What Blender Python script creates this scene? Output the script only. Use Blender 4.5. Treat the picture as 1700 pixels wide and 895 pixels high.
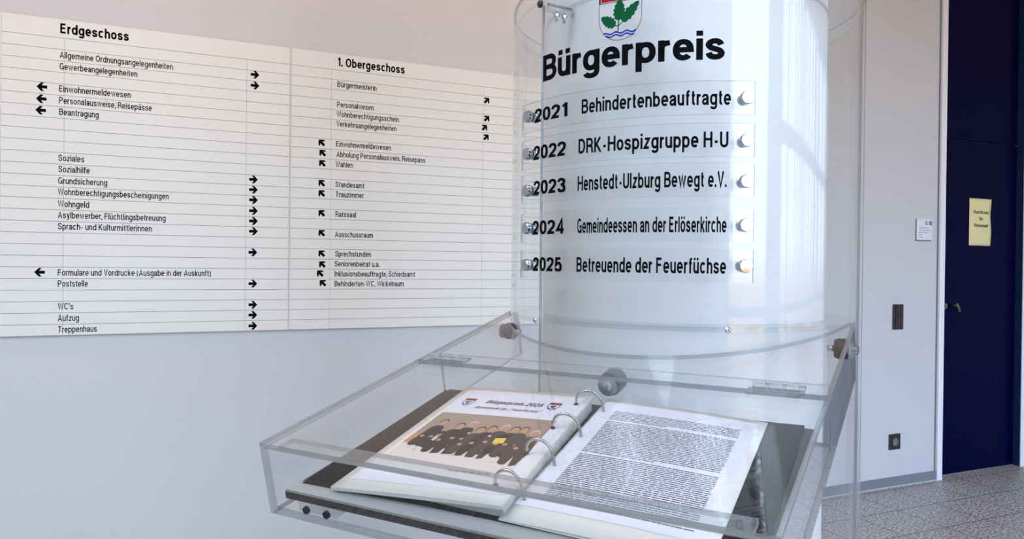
import bpy, bmesh, math, random
from mathutils import Vector, Matrix
random.seed(7)
scene = bpy.context.scene
for o in list(bpy.data.objects):
    bpy.data.objects.remove(o)
COL = scene.collection
PI = math.pi
rad = math.radians

# ------------------------------------------------------------------ camera
CAM = Vector((0.0, 0.0, 1.31))
FPX = 1234.4
YAW, PITCH, ROLL = 0.41824, -0.00565, 0.01076
fw = Vector((math.sin(YAW)*math.cos(PITCH), math.cos(YAW)*math.cos(PITCH), math.sin(PITCH)))
r0 = Vector((math.cos(YAW), -math.sin(YAW), 0)); u0 = r0.cross(fw)
cr = r0*math.cos(ROLL) + u0*math.sin(ROLL); cu = -r0*math.sin(ROLL) + u0*math.cos(ROLL)
cd = bpy.data.cameras.new('camera'); cam = bpy.data.objects.new('camera', cd); COL.objects.link(cam)
cd.sensor_fit = 'HORIZONTAL'; cd.sensor_width = 36.0; cd.lens = FPX/1700*36; cd.clip_start = 0.02
cam.matrix_world = Matrix(((cr.x, cu.x, -fw.x, CAM.x), (cr.y, cu.y, -fw.y, CAM.y), (cr.z, cu.z, -fw.z, CAM.z), (0, 0, 0, 1)))
scene.camera = cam

# ------------------------------------------------------------------ view, world, light
vs = scene.view_settings
vs.view_transform = 'Standard'; vs.look = 'None'; vs.gamma = 1.0; vs.use_curve_mapping = False
vs.exposure = 1.8
scene.cycles.transparent_max_bounces = 64
scene.cycles.max_bounces = 16
scene.cycles.diffuse_bounces = 6
scene.cycles.glossy_bounces = 6
scene.cycles.caustics_reflective = False
scene.cycles.caustics_refractive = False
scene.cycles.sample_clamp_indirect = 6.0
wd = bpy.data.worlds.new('world'); scene.world = wd; wd.use_nodes = True
nt = wd.node_tree; nt.nodes.clear()
tc = nt.nodes.new('ShaderNodeTexCoord'); sx = nt.nodes.new('ShaderNodeSeparateXYZ')
rp = nt.nodes.new('ShaderNodeValToRGB'); mp = nt.nodes.new('ShaderNodeMapRange')
bg = nt.nodes.new('ShaderNodeBackground'); wo = nt.nodes.new('ShaderNodeOutputWorld')
mp.inputs['From Min'].default_value = -1; mp.inputs['From Max'].default_value = 1
nt.links.new(tc.outputs['Generated'], sx.inputs[0]); nt.links.new(sx.outputs['Z'], mp.inputs['Value'])
nt.links.new(mp.outputs[0], rp.inputs[0]); nt.links.new(rp.outputs[0], bg.inputs[0]); nt.links.new(bg.outputs[0], wo.inputs[0])
el = rp.color_ramp.elements
el[0].position = 0.0; el[0].color = (0.55, 0.38, 0.24, 1)
el[1].position = 1.0; el[1].color = (0.55, 0.75, 1.1, 1)
for pos, c in ((0.485, (0.44, 0.30, 0.17, 1)), (0.515, (0.85, 1.06, 1.33, 1)), (0.62, (0.70, 0.98, 1.46, 1))):
    e = el.new(pos); e.color = c
bg.inputs[1].default_value = 1.75

# ------------------------------------------------------------------ materials
def newmat(name):
    m = bpy.data.materials.new(name); m.use_nodes = True
    return m, m.node_tree, m.node_tree.nodes['Principled BSDF']
def plain(name, c, rough=0.5, metal=0.0, spec=0.5, bump=0.0, bscale=60, coat=0.0, var=0.0):
    m, t, b = newmat(name)
    b.inputs['Base Color'].default_value = (*c, 1); b.inputs['Roughness'].default_value = rough
    b.inputs['Metallic'].default_value = metal; b.inputs['Specular IOR Level'].default_value = spec
    b.inputs['Coat Weight'].default_value = coat
    if bump or var:
        co = t.nodes.new('ShaderNodeTexCoord'); nz = t.nodes.new('ShaderNodeTexNoise')
        nz.inputs['Scale'].default_value = bscale; nz.inputs['Detail'].default_value = 4
        t.links.new(co.outputs['Object'], nz.inputs['Vector'])
        if bump:
            bp = t.nodes.new('ShaderNodeBump'); bp.inputs['Strength'].default_value = bump; bp.inputs['Distance'].default_value = 0.002
            t.links.new(nz.outputs['Fac'], bp.inputs['Height']); t.links.new(bp.outputs[0], b.inputs['Normal'])
        if var:
            mx = t.nodes.new('ShaderNodeMix'); mx.data_type = 'RGBA'
            mx.inputs[6].default_value = (*[x*(1-var) for x in c], 1); mx.inputs[7].default_value = (*[min(1, x*(1+var)) for x in c], 1)
            t.links.new(nz.outputs['Fac'], mx.inputs[0]); t.links.new(mx.outputs[2], b.inputs['Base Color'])
    return m
def acrylic(name, tint=(0.975, 0.98, 0.98), rough=0.015, haze=0.0, ior_f0=0.027):
    """clear sheet: see-through, with Schlick reflection on either side of each face"""
    m = bpy.data.materials.new(name); m.use_nodes = True; t = m.node_tree; t.nodes.clear(); N = t.nodes.new
    out = N('ShaderNodeOutputMaterial'); tr = N('ShaderNodeBsdfTransparent'); gl = N('ShaderNodeBsdfGlossy')
    tr.inputs[0].default_value = (*tint, 1); gl.inputs['Roughness'].default_value = rough; gl.inputs[0].default_value = (1, 1, 1, 1)
    ge = N('ShaderNodeNewGeometry'); dt = N('ShaderNodeVectorMath'); dt.operation = 'DOT_PRODUCT'
    t.links.new(ge.outputs['Normal'], dt.inputs[0]); t.links.new(ge.outputs['Incoming'], dt.inputs[1])
    def mth(op, a, b=None):
        n = N('ShaderNodeMath'); n.operation = op
        for i, x in enumerate((a, b)):
            if x is None: continue
            if isinstance(x, (int, float)): n.inputs[i].default_value = x
            else: t.links.new(x, n.inputs[i])
        return n.outputs[0]
    c = mth('ABSOLUTE', dt.outputs['Value']); i1 = mth('SUBTRACT', 1.0, c); p5 = mth('POWER', i1, 5.0)
    F = mth('ADD', mth('MULTIPLY', p5, 0.68), ior_f0)
    base = tr
    if haze:
        df = N('ShaderNodeBsdfDiffuse'); df.inputs[0].default_value = (0.8, 0.8, 0.8, 1)
        m1 = N('ShaderNodeMixShader'); m1.inputs[0].default_value = haze
        t.links.new(tr.outputs[0], m1.inputs[1]); t.links.new(df.outputs[0], m1.inputs[2]); base = m1
    mx = N('ShaderNodeMixShader'); t.links.new(F, mx.inputs[0]); t.links.new(base.outputs[0], mx.inputs[1]); t.links.new(gl.outputs[0], mx.inputs[2])
    t.links.new(mx.outputs[0], out.inputs[0])
    return m

M = {}
M['acrylic'] = acrylic('clear_acrylic')
M['edge'] = acrylic('acrylic_cut_edge', tint=(0.46, 0.48, 0.49), rough=0.2, haze=0.16, ior_f0=0.10)
M['bar'] = acrylic('clear_acrylic_bar', tint=(0.88, 0.90, 0.905), rough=0.05, haze=0.06, ior_f0=0.06)
M['ledge'] = acrylic('frosted_ledge', tint=(0.8, 0.8, 0.8), rough=0.15, haze=0.42, ior_f0=0.06)
M['wall'] = plain('white_wall_paint', (0.60, 0.60, 0.605), 0.75, bump=0.05, bscale=250)
M['ceiling'] = plain('ceiling_paint', (0.74, 0.62, 0.49), 0.9)
M['column'] = plain('white_column_paint', (0.66, 0.662, 0.668), 0.6, bump=0.04, bscale=200)
M['sign'] = plain('cream_aluminium_strip', (0.765, 0.75, 0.685), 0.42, spec=0.4)
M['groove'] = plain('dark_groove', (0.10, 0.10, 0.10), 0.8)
M['ink'] = plain('black_ink', (0.003, 0.003, 0.004), 0.9, spec=0.06)
M['print_ink'] = plain('printed_black', (0.035, 0.033, 0.04), 0.8, spec=0.1)
M['text_ink'] = plain('printed_text_black', (0.10, 0.10, 0.13), 0.8, spec=0.1)
M['red'] = plain('crest_red', (0.38, 0.006, 0.006), 0.8, spec=0.1)
M['green'] = plain('crest_green', (0.002, 0.075, 0.024), 0.8, spec=0.1)
M['leafline'] = plain('crest_dark_green', (0.003, 0.035, 0.016), 0.45)
M['blue'] = plain('crest_blue', (0.008, 0.010, 0.24), 0.8, spec=0.1)
M['crest_white'] = plain('crest_white', (0.85, 0.85, 0.86), 0.4)
M['chrome'] = plain('polished_steel', (0.42, 0.43, 0.45), 0.13, metal=1.0)
M['screw'] = plain('screw_steel', (0.55, 0.55, 0.56), 0.3, metal=1.0)
M['black_screw'] = plain('black_screw', (0.01, 0.01, 0.012), 0.35)
M['rubber'] = plain('dark_rubber', (0.012, 0.012, 0.014), 0.85, spec=0.08)
M['grey_rubber'] = plain('grey_rubber', (0.10, 0.10, 0.10), 0.5)
M['board'] = plain('black_board', (0.010, 0.009, 0.008), 0.25, spec=0.35)
M['cover'] = plain('black_binder_cover', (0.005, 0.005, 0.006), 0.5, spec=0.08, bump=0.25, bscale=900)
M['paper'] = plain('white_paper', (0.70, 0.685, 0.745), 0.7)
M['cream'] = plain('cream_card', (0.70, 0.665, 0.61), 0.7)
M['stack'] = plain('page_edges', (0.55, 0.55, 0.53), 0.8)
M['ph_wall'] = plain('photo_beige', (0.33, 0.245, 0.18), 0.75, spec=0.08)
M['ph_floor'] = plain('photo_pale_floor', (0.66, 0.58, 0.53), 0.75, spec=0.08)
M['ph_dark'] = plain('photo_dark_cloth', (0.018, 0.018, 0.022), 0.75, spec=0.08)
M['ph_dark2'] = plain('photo_grey_cloth', (0.05, 0.048, 0.045), 0.75, spec=0.08)
M['ph_skin'] = plain('photo_skin', (0.46, 0.25, 0.17), 0.75, spec=0.08)
M['ph_hair'] = plain('photo_hair', (0.06, 0.04, 0.03), 0.75, spec=0.08)
M['ph_pale'] = plain('photo_pale_hair', (0.55, 0.42, 0.34), 0.75, spec=0.08)
M['ph_wood'] = plain('photo_orange_wood', (0.52, 0.25, 0.07), 0.75, spec=0.08)
M['ph_yellow'] = plain('photo_yellow', (0.75, 0.55, 0.08), 0.75, spec=0.08)
M['door'] = plain('navy_door_lacquer', (0.0002, 0.0004, 0.026), 0.35, spec=0.06)
M['reveal'] = plain('blue_door_frame', (0.006, 0.026, 0.085), 0.4)
M['casing'] = plain('white_casing', (0.86, 0.85, 0.88), 0.45)
M['dark_line'] = plain('door_gap_shade', (0.02, 0.02, 0.02), 0.8)  # shade of the gap above the door leaf, put into the colour
M['note'] = plain('yellow_paper', (0.78, 0.72, 0.36), 0.8)
M['plastic'] = plain('white_plastic', (0.78, 0.79, 0.84), 0.35)
M['plastic_edge'] = plain('grey_plastic', (0.18, 0.18, 0.18), 0.4)
M['dark_plastic'] = plain('anthracite_plastic', (0.018, 0.018, 0.018), 0.35)
M['bronze'] = plain('bronze_grey_metal', (0.16, 0.145, 0.125), 0.4, metal=0.5)
M['base'] = plain('grey_skirting', (0.20, 0.22, 0.25), 0.45)
M['seal'] = plain('pale_seal', (0.55, 0.54, 0.50), 0.7)
M['frame'] = plain('window_frame', (0.42, 0.45, 0.48), 0.5)

def granite():
    m, t, b = newmat('granite_tiles'); N = t.nodes.new; L = t.links.new
    co = N('ShaderNodeTexCoord')
    v1 = N('ShaderNodeTexNoise'); v1.inputs['Scale'].default_value = 75; v1.inputs['Detail'].default_value = 5; v1.inputs['Roughness'].default_value = 0.7
    L(co.outputs['Object'], v1.inputs['Vector'])
    v2 = N('ShaderNodeTexVoronoi'); v2.inputs['Scale'].default_value = 130; L(co.outputs['Object'], v2.inputs['Vector'])
    r1 = N('ShaderNodeValToRGB'); e = r1.color_ramp.elements
    e[0].position = 0.38; e[0].color = (0.08, 0.08, 0.085, 1); e[1].position = 0.60; e[1].color = (0.80, 0.79, 0.78, 1)
    L(v1.outputs['Fac'], r1.inputs[0])
    mx = N('ShaderNodeMix'); mx.data_type = 'RGBA'; mx.inputs[0].default_value = 0.3; mx.blend_type = 'MULTIPLY'
    L(r1.outputs[0], mx.inputs[6]); L(v2.outputs['Color'], mx.inputs[7])
    # joints every 0.305 m
    sp = N('ShaderNodeSeparateXYZ'); L(co.outputs['Object'], sp.inputs[0])
    def joint(sock, off, per):
        a = N('ShaderNodeMath'); a.operation = 'SUBTRACT'; L(sock, a.inputs[0]); a.inputs[1].default_value = off
        w = N('ShaderNodeMath'); w.operation = 'PINGPONG'; L(a.outputs[0], w.inputs[0]); w.inputs[1].default_value = per/2
        c = N('ShaderNodeMath'); c.operation = 'LESS_THAN'; L(w.outputs[0], c.inputs[0]); c.inputs[1].default_value = 0.0028
        return c.outputs[0]
    jm = N('ShaderNodeMath'); jm.operation = 'MAXIMUM'
    L(joint(sp.outputs['X'], 3.26, 0.305), jm.inputs[0]); L(joint(sp.outputs['Y'], 2.55, 0.28), jm.inputs[1])
    m2 = N('ShaderNodeMix'); m2.data_type = 'RGBA'; m2.inputs[7].default_value = (0.05, 0.05, 0.05, 1)
    jf = N('ShaderNodeMath'); jf.operation = 'MULTIPLY'; jf.inputs[1].default_value = 0.95; L(jm.outputs[0], jf.inputs[0])
    L(jf.outputs[0], m2.inputs[0]); L(mx.outputs[2], m2.inputs[6]); L(m2.outputs[2], b.inputs['Base Color'])
    b.inputs['Roughness'].default_value = 0.42
    return m
M['granite'] = granite()

# ------------------------------------------------------------------ mesh helpers
class MB:
    def __init__(s): s.bm = bmesh.new(); s.mats = []
    def mi(s, m):
        if m not in s.mats: s.mats.append(m)
        return s.mats.index(m)
    def face(s, pts, m, smooth=False):
        vs_ = [s.bm.verts.new(p) for p in pts]
        f = s.bm.faces.new(vs_); f.material_index = s.mi(m); f.smooth = smooth
        return f
    def box(s, x0, x1, y0, y1, z0, z1, m, edge=None, thin=None):
        """edge: material of the cut edges; thin: axis of the sheet's thickness"""
        v = [s.bm.verts.new((x, y, z)) for x in (x0, x1) for y in (y0, y1) for z in (z0, z1)]
        for idx, ax in (((0, 1, 3, 2), 0), ((4, 6, 7, 5), 0), ((0, 4, 5, 1), 1), ((2, 3, 7, 6), 1), ((0, 2, 6, 4), 2), ((1, 5, 7, 3), 2)):
            f = s.bm.faces.new([v[i] for i in idx])
            f.material_index = s.mi(m if edge is None or ax == thin else edge)
    def prism(s, poly, z0, z1, m, edge=None, cap0=True, top=None):
        """poly: (x, y) ring, counter-clockwise"""
        a = [s.bm.verts.new((x, y, z0)) for x, y in poly]; b = [s.bm.verts.new((x, y, z1)) for x, y in poly]
        n = len(poly)
        f = s.bm.faces.new(b); f.material_index = s.mi(top or m)
        if cap0: f = s.bm.faces.new(a[::-1]); f.material_index = s.mi(m)
        for i in range(n):
            f = s.bm.faces.new((a[i], a[(i+1) % n], b[(i+1) % n], b[i])); f.material_index = s.mi(edge or m)
    def cyl(s, p0, p1, r, m, n=20, r1=None, cap=None, smooth=True):
        p0 = Vector(p0); p1 = Vector(p1); d = (p1-p0).normalized(); r1 = r if r1 is None else r1
        a = d.orthogonal().normalized(); b = d.cross(a)
        A = [s.bm.verts.new(p0+(a*math.cos(2*PI*i/n)+b*math.sin(2*PI*i/n))*r) for i in range(n)]
        B = [s.bm.verts.new(p1+(a*math.cos(2*PI*i/n)+b*math.sin(2*PI*i/n))*r1) for i in range(n)]
        for i in range(n):
            f = s.bm.faces.new((A[i], A[(i+1) % n], B[(i+1) % n], B[i])); f.material_index = s.mi(m); f.smooth = smooth
        f = s.bm.faces.new(A[::-1]); f.material_index = s.mi(cap or m)
        f = s.bm.faces.new(B); f.material_index = s.mi(cap or m)
    def lathe(s, prof, p0, d, m, n=24):
        """prof: (radius, distance along d) pairs"""
        p0 = Vector(p0); d = Vector(d).normalized(); a = d.orthogonal().normalized(); b = d.cross(a)
        rings = [[s.bm.verts.new(p0+d*h+(a*math.cos(2*PI*i/n)+b*math.sin(2*PI*i/n))*r) for i in range(n)] for r, h in prof]
        for A, B in zip(rings, rings[1:]):
            for i in range(n):
                f = s.bm.faces.new((A[i], A[(i+1) % n], B[(i+1) % n], B[i])); f.material_index = s.mi(m)
        s.bm.faces.new(rings[0][::-1]).material_index = s.mi(m); s.bm.faces.new(rings[-1]).material_index = s.mi(m)
    def tube(s, path, r, m, n=10):
        path = [Vector(p) for p in path]; rings = []
        a = None
        for i, p in enumerate(path):
            d = (path[min(i+1, len(path)-1)]-path[max(i-1, 0)]).normalized()
            a = (d.orthogonal() if a is None else a-d*a.dot(d)).normalized(); b = d.cross(a)
            rings.append([s.bm.verts.new(p+(a*math.cos(2*PI*k/n)+b*math.sin(2*PI*k/n))*r) for k in range(n)])
        for A, B in zip(rings, rings[1:]):
            for i in range(n):
                f = s.bm.faces.new((A[i], A[(i+1) % n], B[(i+1) % n], B[i])); f.material_index = s.mi(m); f.smooth = True
        s.bm.faces.new(rings[0][::-1]).material_index = s.mi(m); s.bm.faces.new(rings[-1]).material_index = s.mi(m)
    def arc_shell(s, rin, rout, t0, t1, z0, z1, m, edge, n=None, full=False):
        """curved sheet about the local Z axis, angles in degrees"""
        n = n or max(8, int(abs(t1-t0)/2)); k = n if full else n+1
        R = []
        for i in range(k):
            t = rad(t0+(t1-t0)*i/n); c, q = math.cos(t), math.sin(t)
            R.append([s.bm.verts.new(p) for p in ((rin*c, rin*q, z0), (rout*c, rout*q, z0), (rout*c, rout*q, z1), (rin*c, rin*q, z1))])
        for i in range(n):
            A, B = R[i], R[(i+1) % k]
            for (p, q, mm, sm) in ((1, 2, m, True), (3, 0, m, True), (0, 1, edge, False), (2, 3, edge, False)):
                f = s.bm.faces.new((A[p], B[p], B[q], A[q])); f.material_index = s.mi(mm); f.smooth = sm
        if not full:
            s.bm.faces.new(R[0]).material_index = s.mi(edge); s.bm.faces.new(R[-1][::-1]).material_index = s.mi(edge)
        for e in s.bm.edges:
            if len(e.link_faces) == 2 and e.link_faces[0].smooth != e.link_faces[1].smooth: e.smooth = False
    def build(s, name, parent=None, recalc=True):
        if recalc: bmesh.ops.recalc_face_normals(s.bm, faces=s.bm.faces)
        me = bpy.data.meshes.new(name); s.bm.to_mesh(me); s.bm.free()
        for m in s.mats: me.materials.append(M[m])
        o = bpy.data.objects.new(name, me); COL.objects.link(o)
        if parent is not None: o.parent = parent
        return o
def tag(o, label, cat, group=None):
    o['label'] = label; o['category'] = cat; o['kind'] = 'thing'
    if group: o['group'] = group
    return o
def struct(o, label=None, cat=None):
    o['kind'] = 'structure'
    if label: o['label'] = label
    if cat: o['category'] = cat
    return o
def empty(name, loc, mat=None):
    o = bpy.data.objects.new(name, None); COL.objects.link(o); o.empty_display_size = 0.05
    if mat is not None: o.matrix_world = mat
    else: o.location = loc
    return o
def bevelled(o, w, seg=2):
    b = o.modifiers.new('bevel', 'BEVEL'); b.width = w; b.segments = seg; b.limit_method = 'ANGLE'; return o

# ---- stroke-built grotesque lettering: every glyph is a set of centre lines, thickened to one stroke width
def _cr(P, n=6, closed=False):
    """smooth line through points"""
    out = []; m = len(P)
    for i in range(m if closed else m-1):
        p0 = P[(i-1) % m] if closed or i > 0 else P[0]; p1 = P[i]; p2 = P[(i+1) % m]
        p3 = P[(i+2) % m] if closed or i+2 < m else P[-1]
        for k in range(n):
            t = k/n
            out.append(tuple(0.5*(2*p1[d]+(p2[d]-p0[d])*t+(2*p0[d]-5*p1[d]+4*p2[d]-p3[d])*t*t+(3*p1[d]-p0[d]-3*p2[d]+p3[d])*t**3) for d in (0, 1)))
    if not closed: out.append(P[-1])
    return out
def _el(cx, cy, rx, ry, a0=0, a1=360, n=None, pw=2.25):
    n = n or max(6, int(abs(a1-a0)/12)); out = []
    for i in range(n+1):
        a = rad(a0+(a1-a0)*i/n); c, s = math.cos(a), math.sin(a)
        out.append((cx+rx*math.copysign(abs(c)**(2/pw), c), cy+ry*math.copysign(abs(s)**(2/pw), s)))
    if abs(a1-a0) >= 359.9: out = out[:-1]
    return out
def glyph(ch, t):
    """(width, [(points, closed)]) with cap height 1; y extents include the stroke, x extents are centre lines"""
    h = t/2; B = h; C = 1-h; XH = 0.735; X = XH-h; D = -0.285+h; m = XH/2; L = []
    def S(*p, c=False): L.append((list(p), c))
    def ring(w, cy, ry): L.append((_el(w/2, cy, w/2, ry), True))
    base = {'ä': 'a', 'ö': 'o', 'ü': 'u', 'Ü': 'U', 'Ö': 'O', 'Ä': 'A'}.get(ch)
    if base:
        w, L2 = glyph(base, t); top = 1.0 if ch.islower() else 1.26
        for x in (w/2-max(0.28*w, t*0.82), w/2+max(0.28*w, t*0.82)): L2.append(([(x, top-t*0.98), (x, top)], False))
        return w, L2
    def arch(w, x0=0.0):   # shoulder of n, m, h
        return [(x0, X-0.26)]+_el(x0+w/2, X-0.22, w/2, 0.22, 165, 0)+[(x0+w, 0)]
    w = 0.40
    if ch in 'bdpq':
        ring(w, m, m-h); st = 0.0 if ch in 'bp' else w
        S((st, 0 if ch in 'bd' else -0.285), (st, 1 if ch in 'bd' else XH))
    elif ch == 'a':
        w = 0.37; L.append(([(0.015, X-0.17)]+_el(w/2-0.005, X-0.16, w/2-0.005, 0.16, 170, 0)+[(w-0.01, 0.14), (w+0.02, 0)], False))
        L.append((_cr([(w-0.01, XH*0.60), (w*0.62, XH*0.545), (w*0.22, XH*0.48), (0, XH*0.30), (w*0.16, B+0.02), (w*0.42, B), (w*0.78, B+0.07), (w-0.01, B+0.22)]), False))
    elif ch == 'c': w = 0.38; L.append((_el(w/2, m, w/2, m-h, 40, 320), False))
    elif ch == 'e': L.append(([(0.01, m+0.0), (w, m+0.0)]+_el(w/2, m, w/2, m-h, 0, 318)[1:], False))
    elif ch == 'f': w = 0.19; S(*([(0.08, 0), (0.08, C-0.12)]+_el(0.20, C-0.12, 0.12, 0.12, 180, 95)+[(0.25, C)])); S((-0.04, XH-h), (0.23, XH-h))
    elif ch == 'g': ring(w, m, m-h); L.append(([(w, XH), (w, D+0.16)]+_el(w/2, D+0.16, w/2, 0.16, 0, -165)[1:], False))
    elif ch == 'h': w = 0.36; S((0, 0), (0, 1)); L.append((arch(w), False))
    elif ch == 'i': w = 0.0; S((0, 0), (0, XH)); S((0, 1-t*0.95), (0, 1))
    elif ch == 'j': w = 0.06; S((w, XH), (w, D+0.06), (0, D)); S((w, 1-t*0.95), (w, 1))
    elif ch == 'k': w = 0.36; S((0, 0), (0, 1)); S((w-0.02, XH), (0.02, 0.27)); S((0.13, 0.40), (w, 0))
    elif ch == 'l': w = 0.0; S((0, 0), (0, 1))
    elif ch == 'm': w = 0.64; S((0, 0), (0, XH)); L.append((arch(0.32), False)); L.append((arch(0.32, 0.32), False))
    elif ch == 'n': w = 0.36; S((0, 0), (0, XH)); L.append((arch(w), False))
    elif ch == 'o': ring(w, m, m-h)
    elif ch == 'r': w = 0.16; S((0, 0), (0, XH)); L.append(([(0, X-0.28)]+_el(0.20, X-0.21, 0.20, 0.20, 165, 95)+[(0.24, X)], False))
    elif ch in 'sS':
        T, w = (X, 0.36) if ch == 's' else (C, 0.46); H = T-B; k = 1 if ch == 's' else 1
        L.append((_cr([(w*0.97, B+H*0.76), (w*0.82, B+H*0.93), (w*0.5, T), (w*0.14, B+H*0.92), (w*0.02, B+H*0.74), (w*0.20, B+H*0.58), (w*0.52, B+H*0.50), (w*0.84, B+H*0.41), (w*0.99, B+H*0.25), (w*0.86, B+H*0.07), (w*0.5, B), (w*0.14, B+H*0.07), (0.0, B+H*0.27)]), False))
    elif ch == 't': w = 0.17; S(*([(0.07, 0.92), (0.07, B+0.12)]+_el(0.19, B+0.12, 0.12, 0.12, 180, 265)+[(0.23, B)])); S((-0.04, XH-h), (0.22, XH-h))
    elif ch == 'u': w = 0.36; S((w, 0), (w, XH)); L.append(([(0, XH), (0, B+0.20)]+_el(w/2, B+0.22, w/2, 0.22, 180, 345)[1:], False))
    elif ch == 'v': w = 0.38; S((0, XH), (w/2, h*0.6), (w, XH))
    elif ch == 'w': w = 0.60; S((0, XH), (0.15, h*0.6), (0.30, XH), (0.45, h*0.6), (w, XH))
    elif ch == 'x': w = 0.36; S((0, 0), (w, XH)); S((0, XH), (w, 0))
    elif ch == 'y': w = 0.38; S((0, XH), (w*0.52, 0.04)); L.append((_cr([(w, XH), (w*0.58, 0.08), (w*0.42, -0.16), (w*0.22, D), (0.02, D)]), False))
    elif ch == 'z': w = 0.33; S((0.0, X), (w, X), (0.0, B), (w, B))
    elif ch == 'A': w = 0.56; S((0, 0), (w/2, C), (w, 0)); S((w*0.2, 0.30), (w*0.8, 0.30))
    elif ch in 'BPR':
        w = 0.48; S((0, 0), (0, 1)); rm = 0.52 if ch == 'B' else 0.47
        ry = (C-rm)/2; L.append(([(0, C), (w-0.24, C)]+_el(w-0.24, C-ry, 0.22, ry, 90, -90)[1:]+[(0, rm)], False))
        if ch == 'B': ry = (rm-B)/2; L.append(([(0, rm), (w-0.24, rm)]+_el(w-0.24, rm-ry, 0.25, ry, 90, -90)[1:]+[(0, B)], False))
        if ch == 'R': L.append((_cr([(w-0.24, rm), (w-0.06, rm-0.06), (w-0.02, 0.25), (w+0.02, 0)]), False))
    elif ch == 'C': w = 0.52; L.append((_el(w/2, 0.5, w/2, 0.5-h, 42, 318), False))
    elif ch == 'D': w = 0.50; L.append(([(0, B), (0, C), (0.2, C)]+_el(0.2, 0.5, w-0.2, 0.5-h, 90, -90)[1:]+[(0, B)], False))
    elif ch in 'EF':
        w = 0.42; S((0, 0), (0, 1)); S((0, C), (w, C)); S((0, 0.52), (w*0.92, 0.52))
        if ch == 'E': S((0, B), (w+0.02, B))
    elif ch == 'G': w = 0.53; L.append((_el(w/2, 0.5, w/2, 0.5-h, 42, 320)+[(w, 0.24), (w, 0.46), (w*0.55, 0.46)], False)); S((w, 0), (w, 0.46))
    elif ch == 'H': w = 0.50; S((0, 0), (0, 1)); S((w, 0), (w, 1)); S((0, 0.52), (w, 0.52))
    elif ch == 'I': w = 0.0; S((0, 0), (0, 1))
    elif ch == 'K': w = 0.48; S((0, 0), (0, 1)); S((w-0.02, 1), (0.02, 0.38)); S((0.15, 0.52), (w+0.02, 0))
    elif ch == 'L': w = 0.38; S((0, 1), (0, B), (w, B))
    elif ch == 'N': w = 0.48; S((0, 0), (0, 1)); S((w, 0), (w, 1)); S((0.0, 0.98), (w, 0.02))
    elif ch == 'M': w = 0.60; S((0, 0), (0, 1)); S((w, 0), (w, 1)); S((0, 0.98), (w/2, 0.05), (w, 0.98))
    elif ch == 'O': w = 0.54; ring(w, 0.5, 0.5-h)
    elif ch == 'T': w = 0.48; S((0, C), (w, C)); S((w/2, 0), (w/2, 1))
    elif ch == 'U': w = 0.47; L.append(([(0, 1), (0, B+0.24)]+_el(w/2, B+0.24, w/2, 0.24, 180, 360)[1:]+[(w, 1)], False))
    elif ch == 'V': w = 0.50; S((0, 1), (w/2, h*0.6), (w, 1))
    elif ch == 'W': w = 0.78; S((0, 1), (0.20, h*0.6), (0.39, 1), (0.58, h*0.6), (w, 1))
    elif ch == 'Z': w = 0.46; S((0.0, C), (w, C), (0.0, B), (w, B))
    elif ch == '0': w = 0.40; ring(w, 0.5, 0.5-h)
    elif ch == '1': w = 0.22; S((w, 0), (w, 1)); L.append((_cr([(w, 0.97), (w*0.72, 0.84), (0.0, 0.76)]), False))
    elif ch == '2': w = 0.40; L.append((_cr([(0.0, 0.68), (0.03, 0.84), (w*0.28, C-0.02), (w*0.55, C), (w*0.9, C-0.07), (w, 0.72), (w*0.90, 0.53), (w*0.55, 0.36), (w*0.16, 0.20), (0.0, B)])+[(w+0.02, B)], False))
    elif ch == '3': w = 0.40; L.append((_cr([(0.0, 0.72), (0.06, 0.86), (w*0.5, C), (w*0.9, C-0.07), (w*0.96, 0.74), (w*0.80, 0.57), (w*0.40, 0.53)]), False)); L.append((_cr([(w*0.40, 0.53), (w*0.85, 0.47), (w, 0.27), (w*0.9, 0.11), (w*0.5, B), (0.06, 0.12), (0.0, 0.28)]), False))
    elif ch == '4': w = 0.44; S((w*0.72, 0), (w*0.72, 0.97), (0.0, 0.30-h*0.3), (w+0.03, 0.30-h*0.3))
    elif ch == '5': w = 0.40; L.append(([(w-0.02, C), (0.07, C), (0.02, 0.44)]+_cr([(0.02, 0.44), (w*0.5, 0.60), (w*0.9, 0.50), (w, 0.32), (w*0.88, 0.12), (w*0.48, B), (0.06, 0.11), (0.0, 0.25)])[1:], False))
    elif ch == '6': w = 0.40; L.append((_el(w/2, 0.32, w/2, 0.32-h), True)); L.append((_cr([(w-0.03, 0.78), (w*0.82, 0.92), (w*0.52, C), (w*0.14, 0.83), (0, 0.5), (0, 0.32)]), False))
    elif ch == '8': w = 0.40; L.append((_el(w/2, 0.28, w/2, 0.28-h*0.9), True)); L.append((_el(w/2, 0.76, w*0.44, 0.24-h), True))
    elif ch == '.': w = 0.0; S((0, 0), (0, t*1.05))
    elif ch == ',': w = 0.0; S((0, t*1.05), (0, 0), (-0.05, -0.13))
    elif ch == '-': w = 0.22; S((0, 0.36), (w, 0.36))
    elif ch == "'": w = 0.0; S((0, 1), (0, 0.70))
    elif ch in '„“': w = 0.14; z = 0.14 if ch == '„' else 1.0; S((0, z), (-0.02, z-0.24)); S((w, z), (w-0.02, z-0.24))
    elif ch == '!': w = 0.0; S((0, 0.30), (0, 1)); S((0, 0), (0, t*1.05))
    elif ch in '()':
        w = 0.12; a = _el(0.20, 0.36, 0.20, 0.64, 130, 230, pw=2.0); a = [(x if ch == '(' else w-x, y) for x, y in a]; L.append((a, False))
    elif ch == ' ': w = 0.20
    else: raise ValueError(ch)
    return w, L
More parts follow.
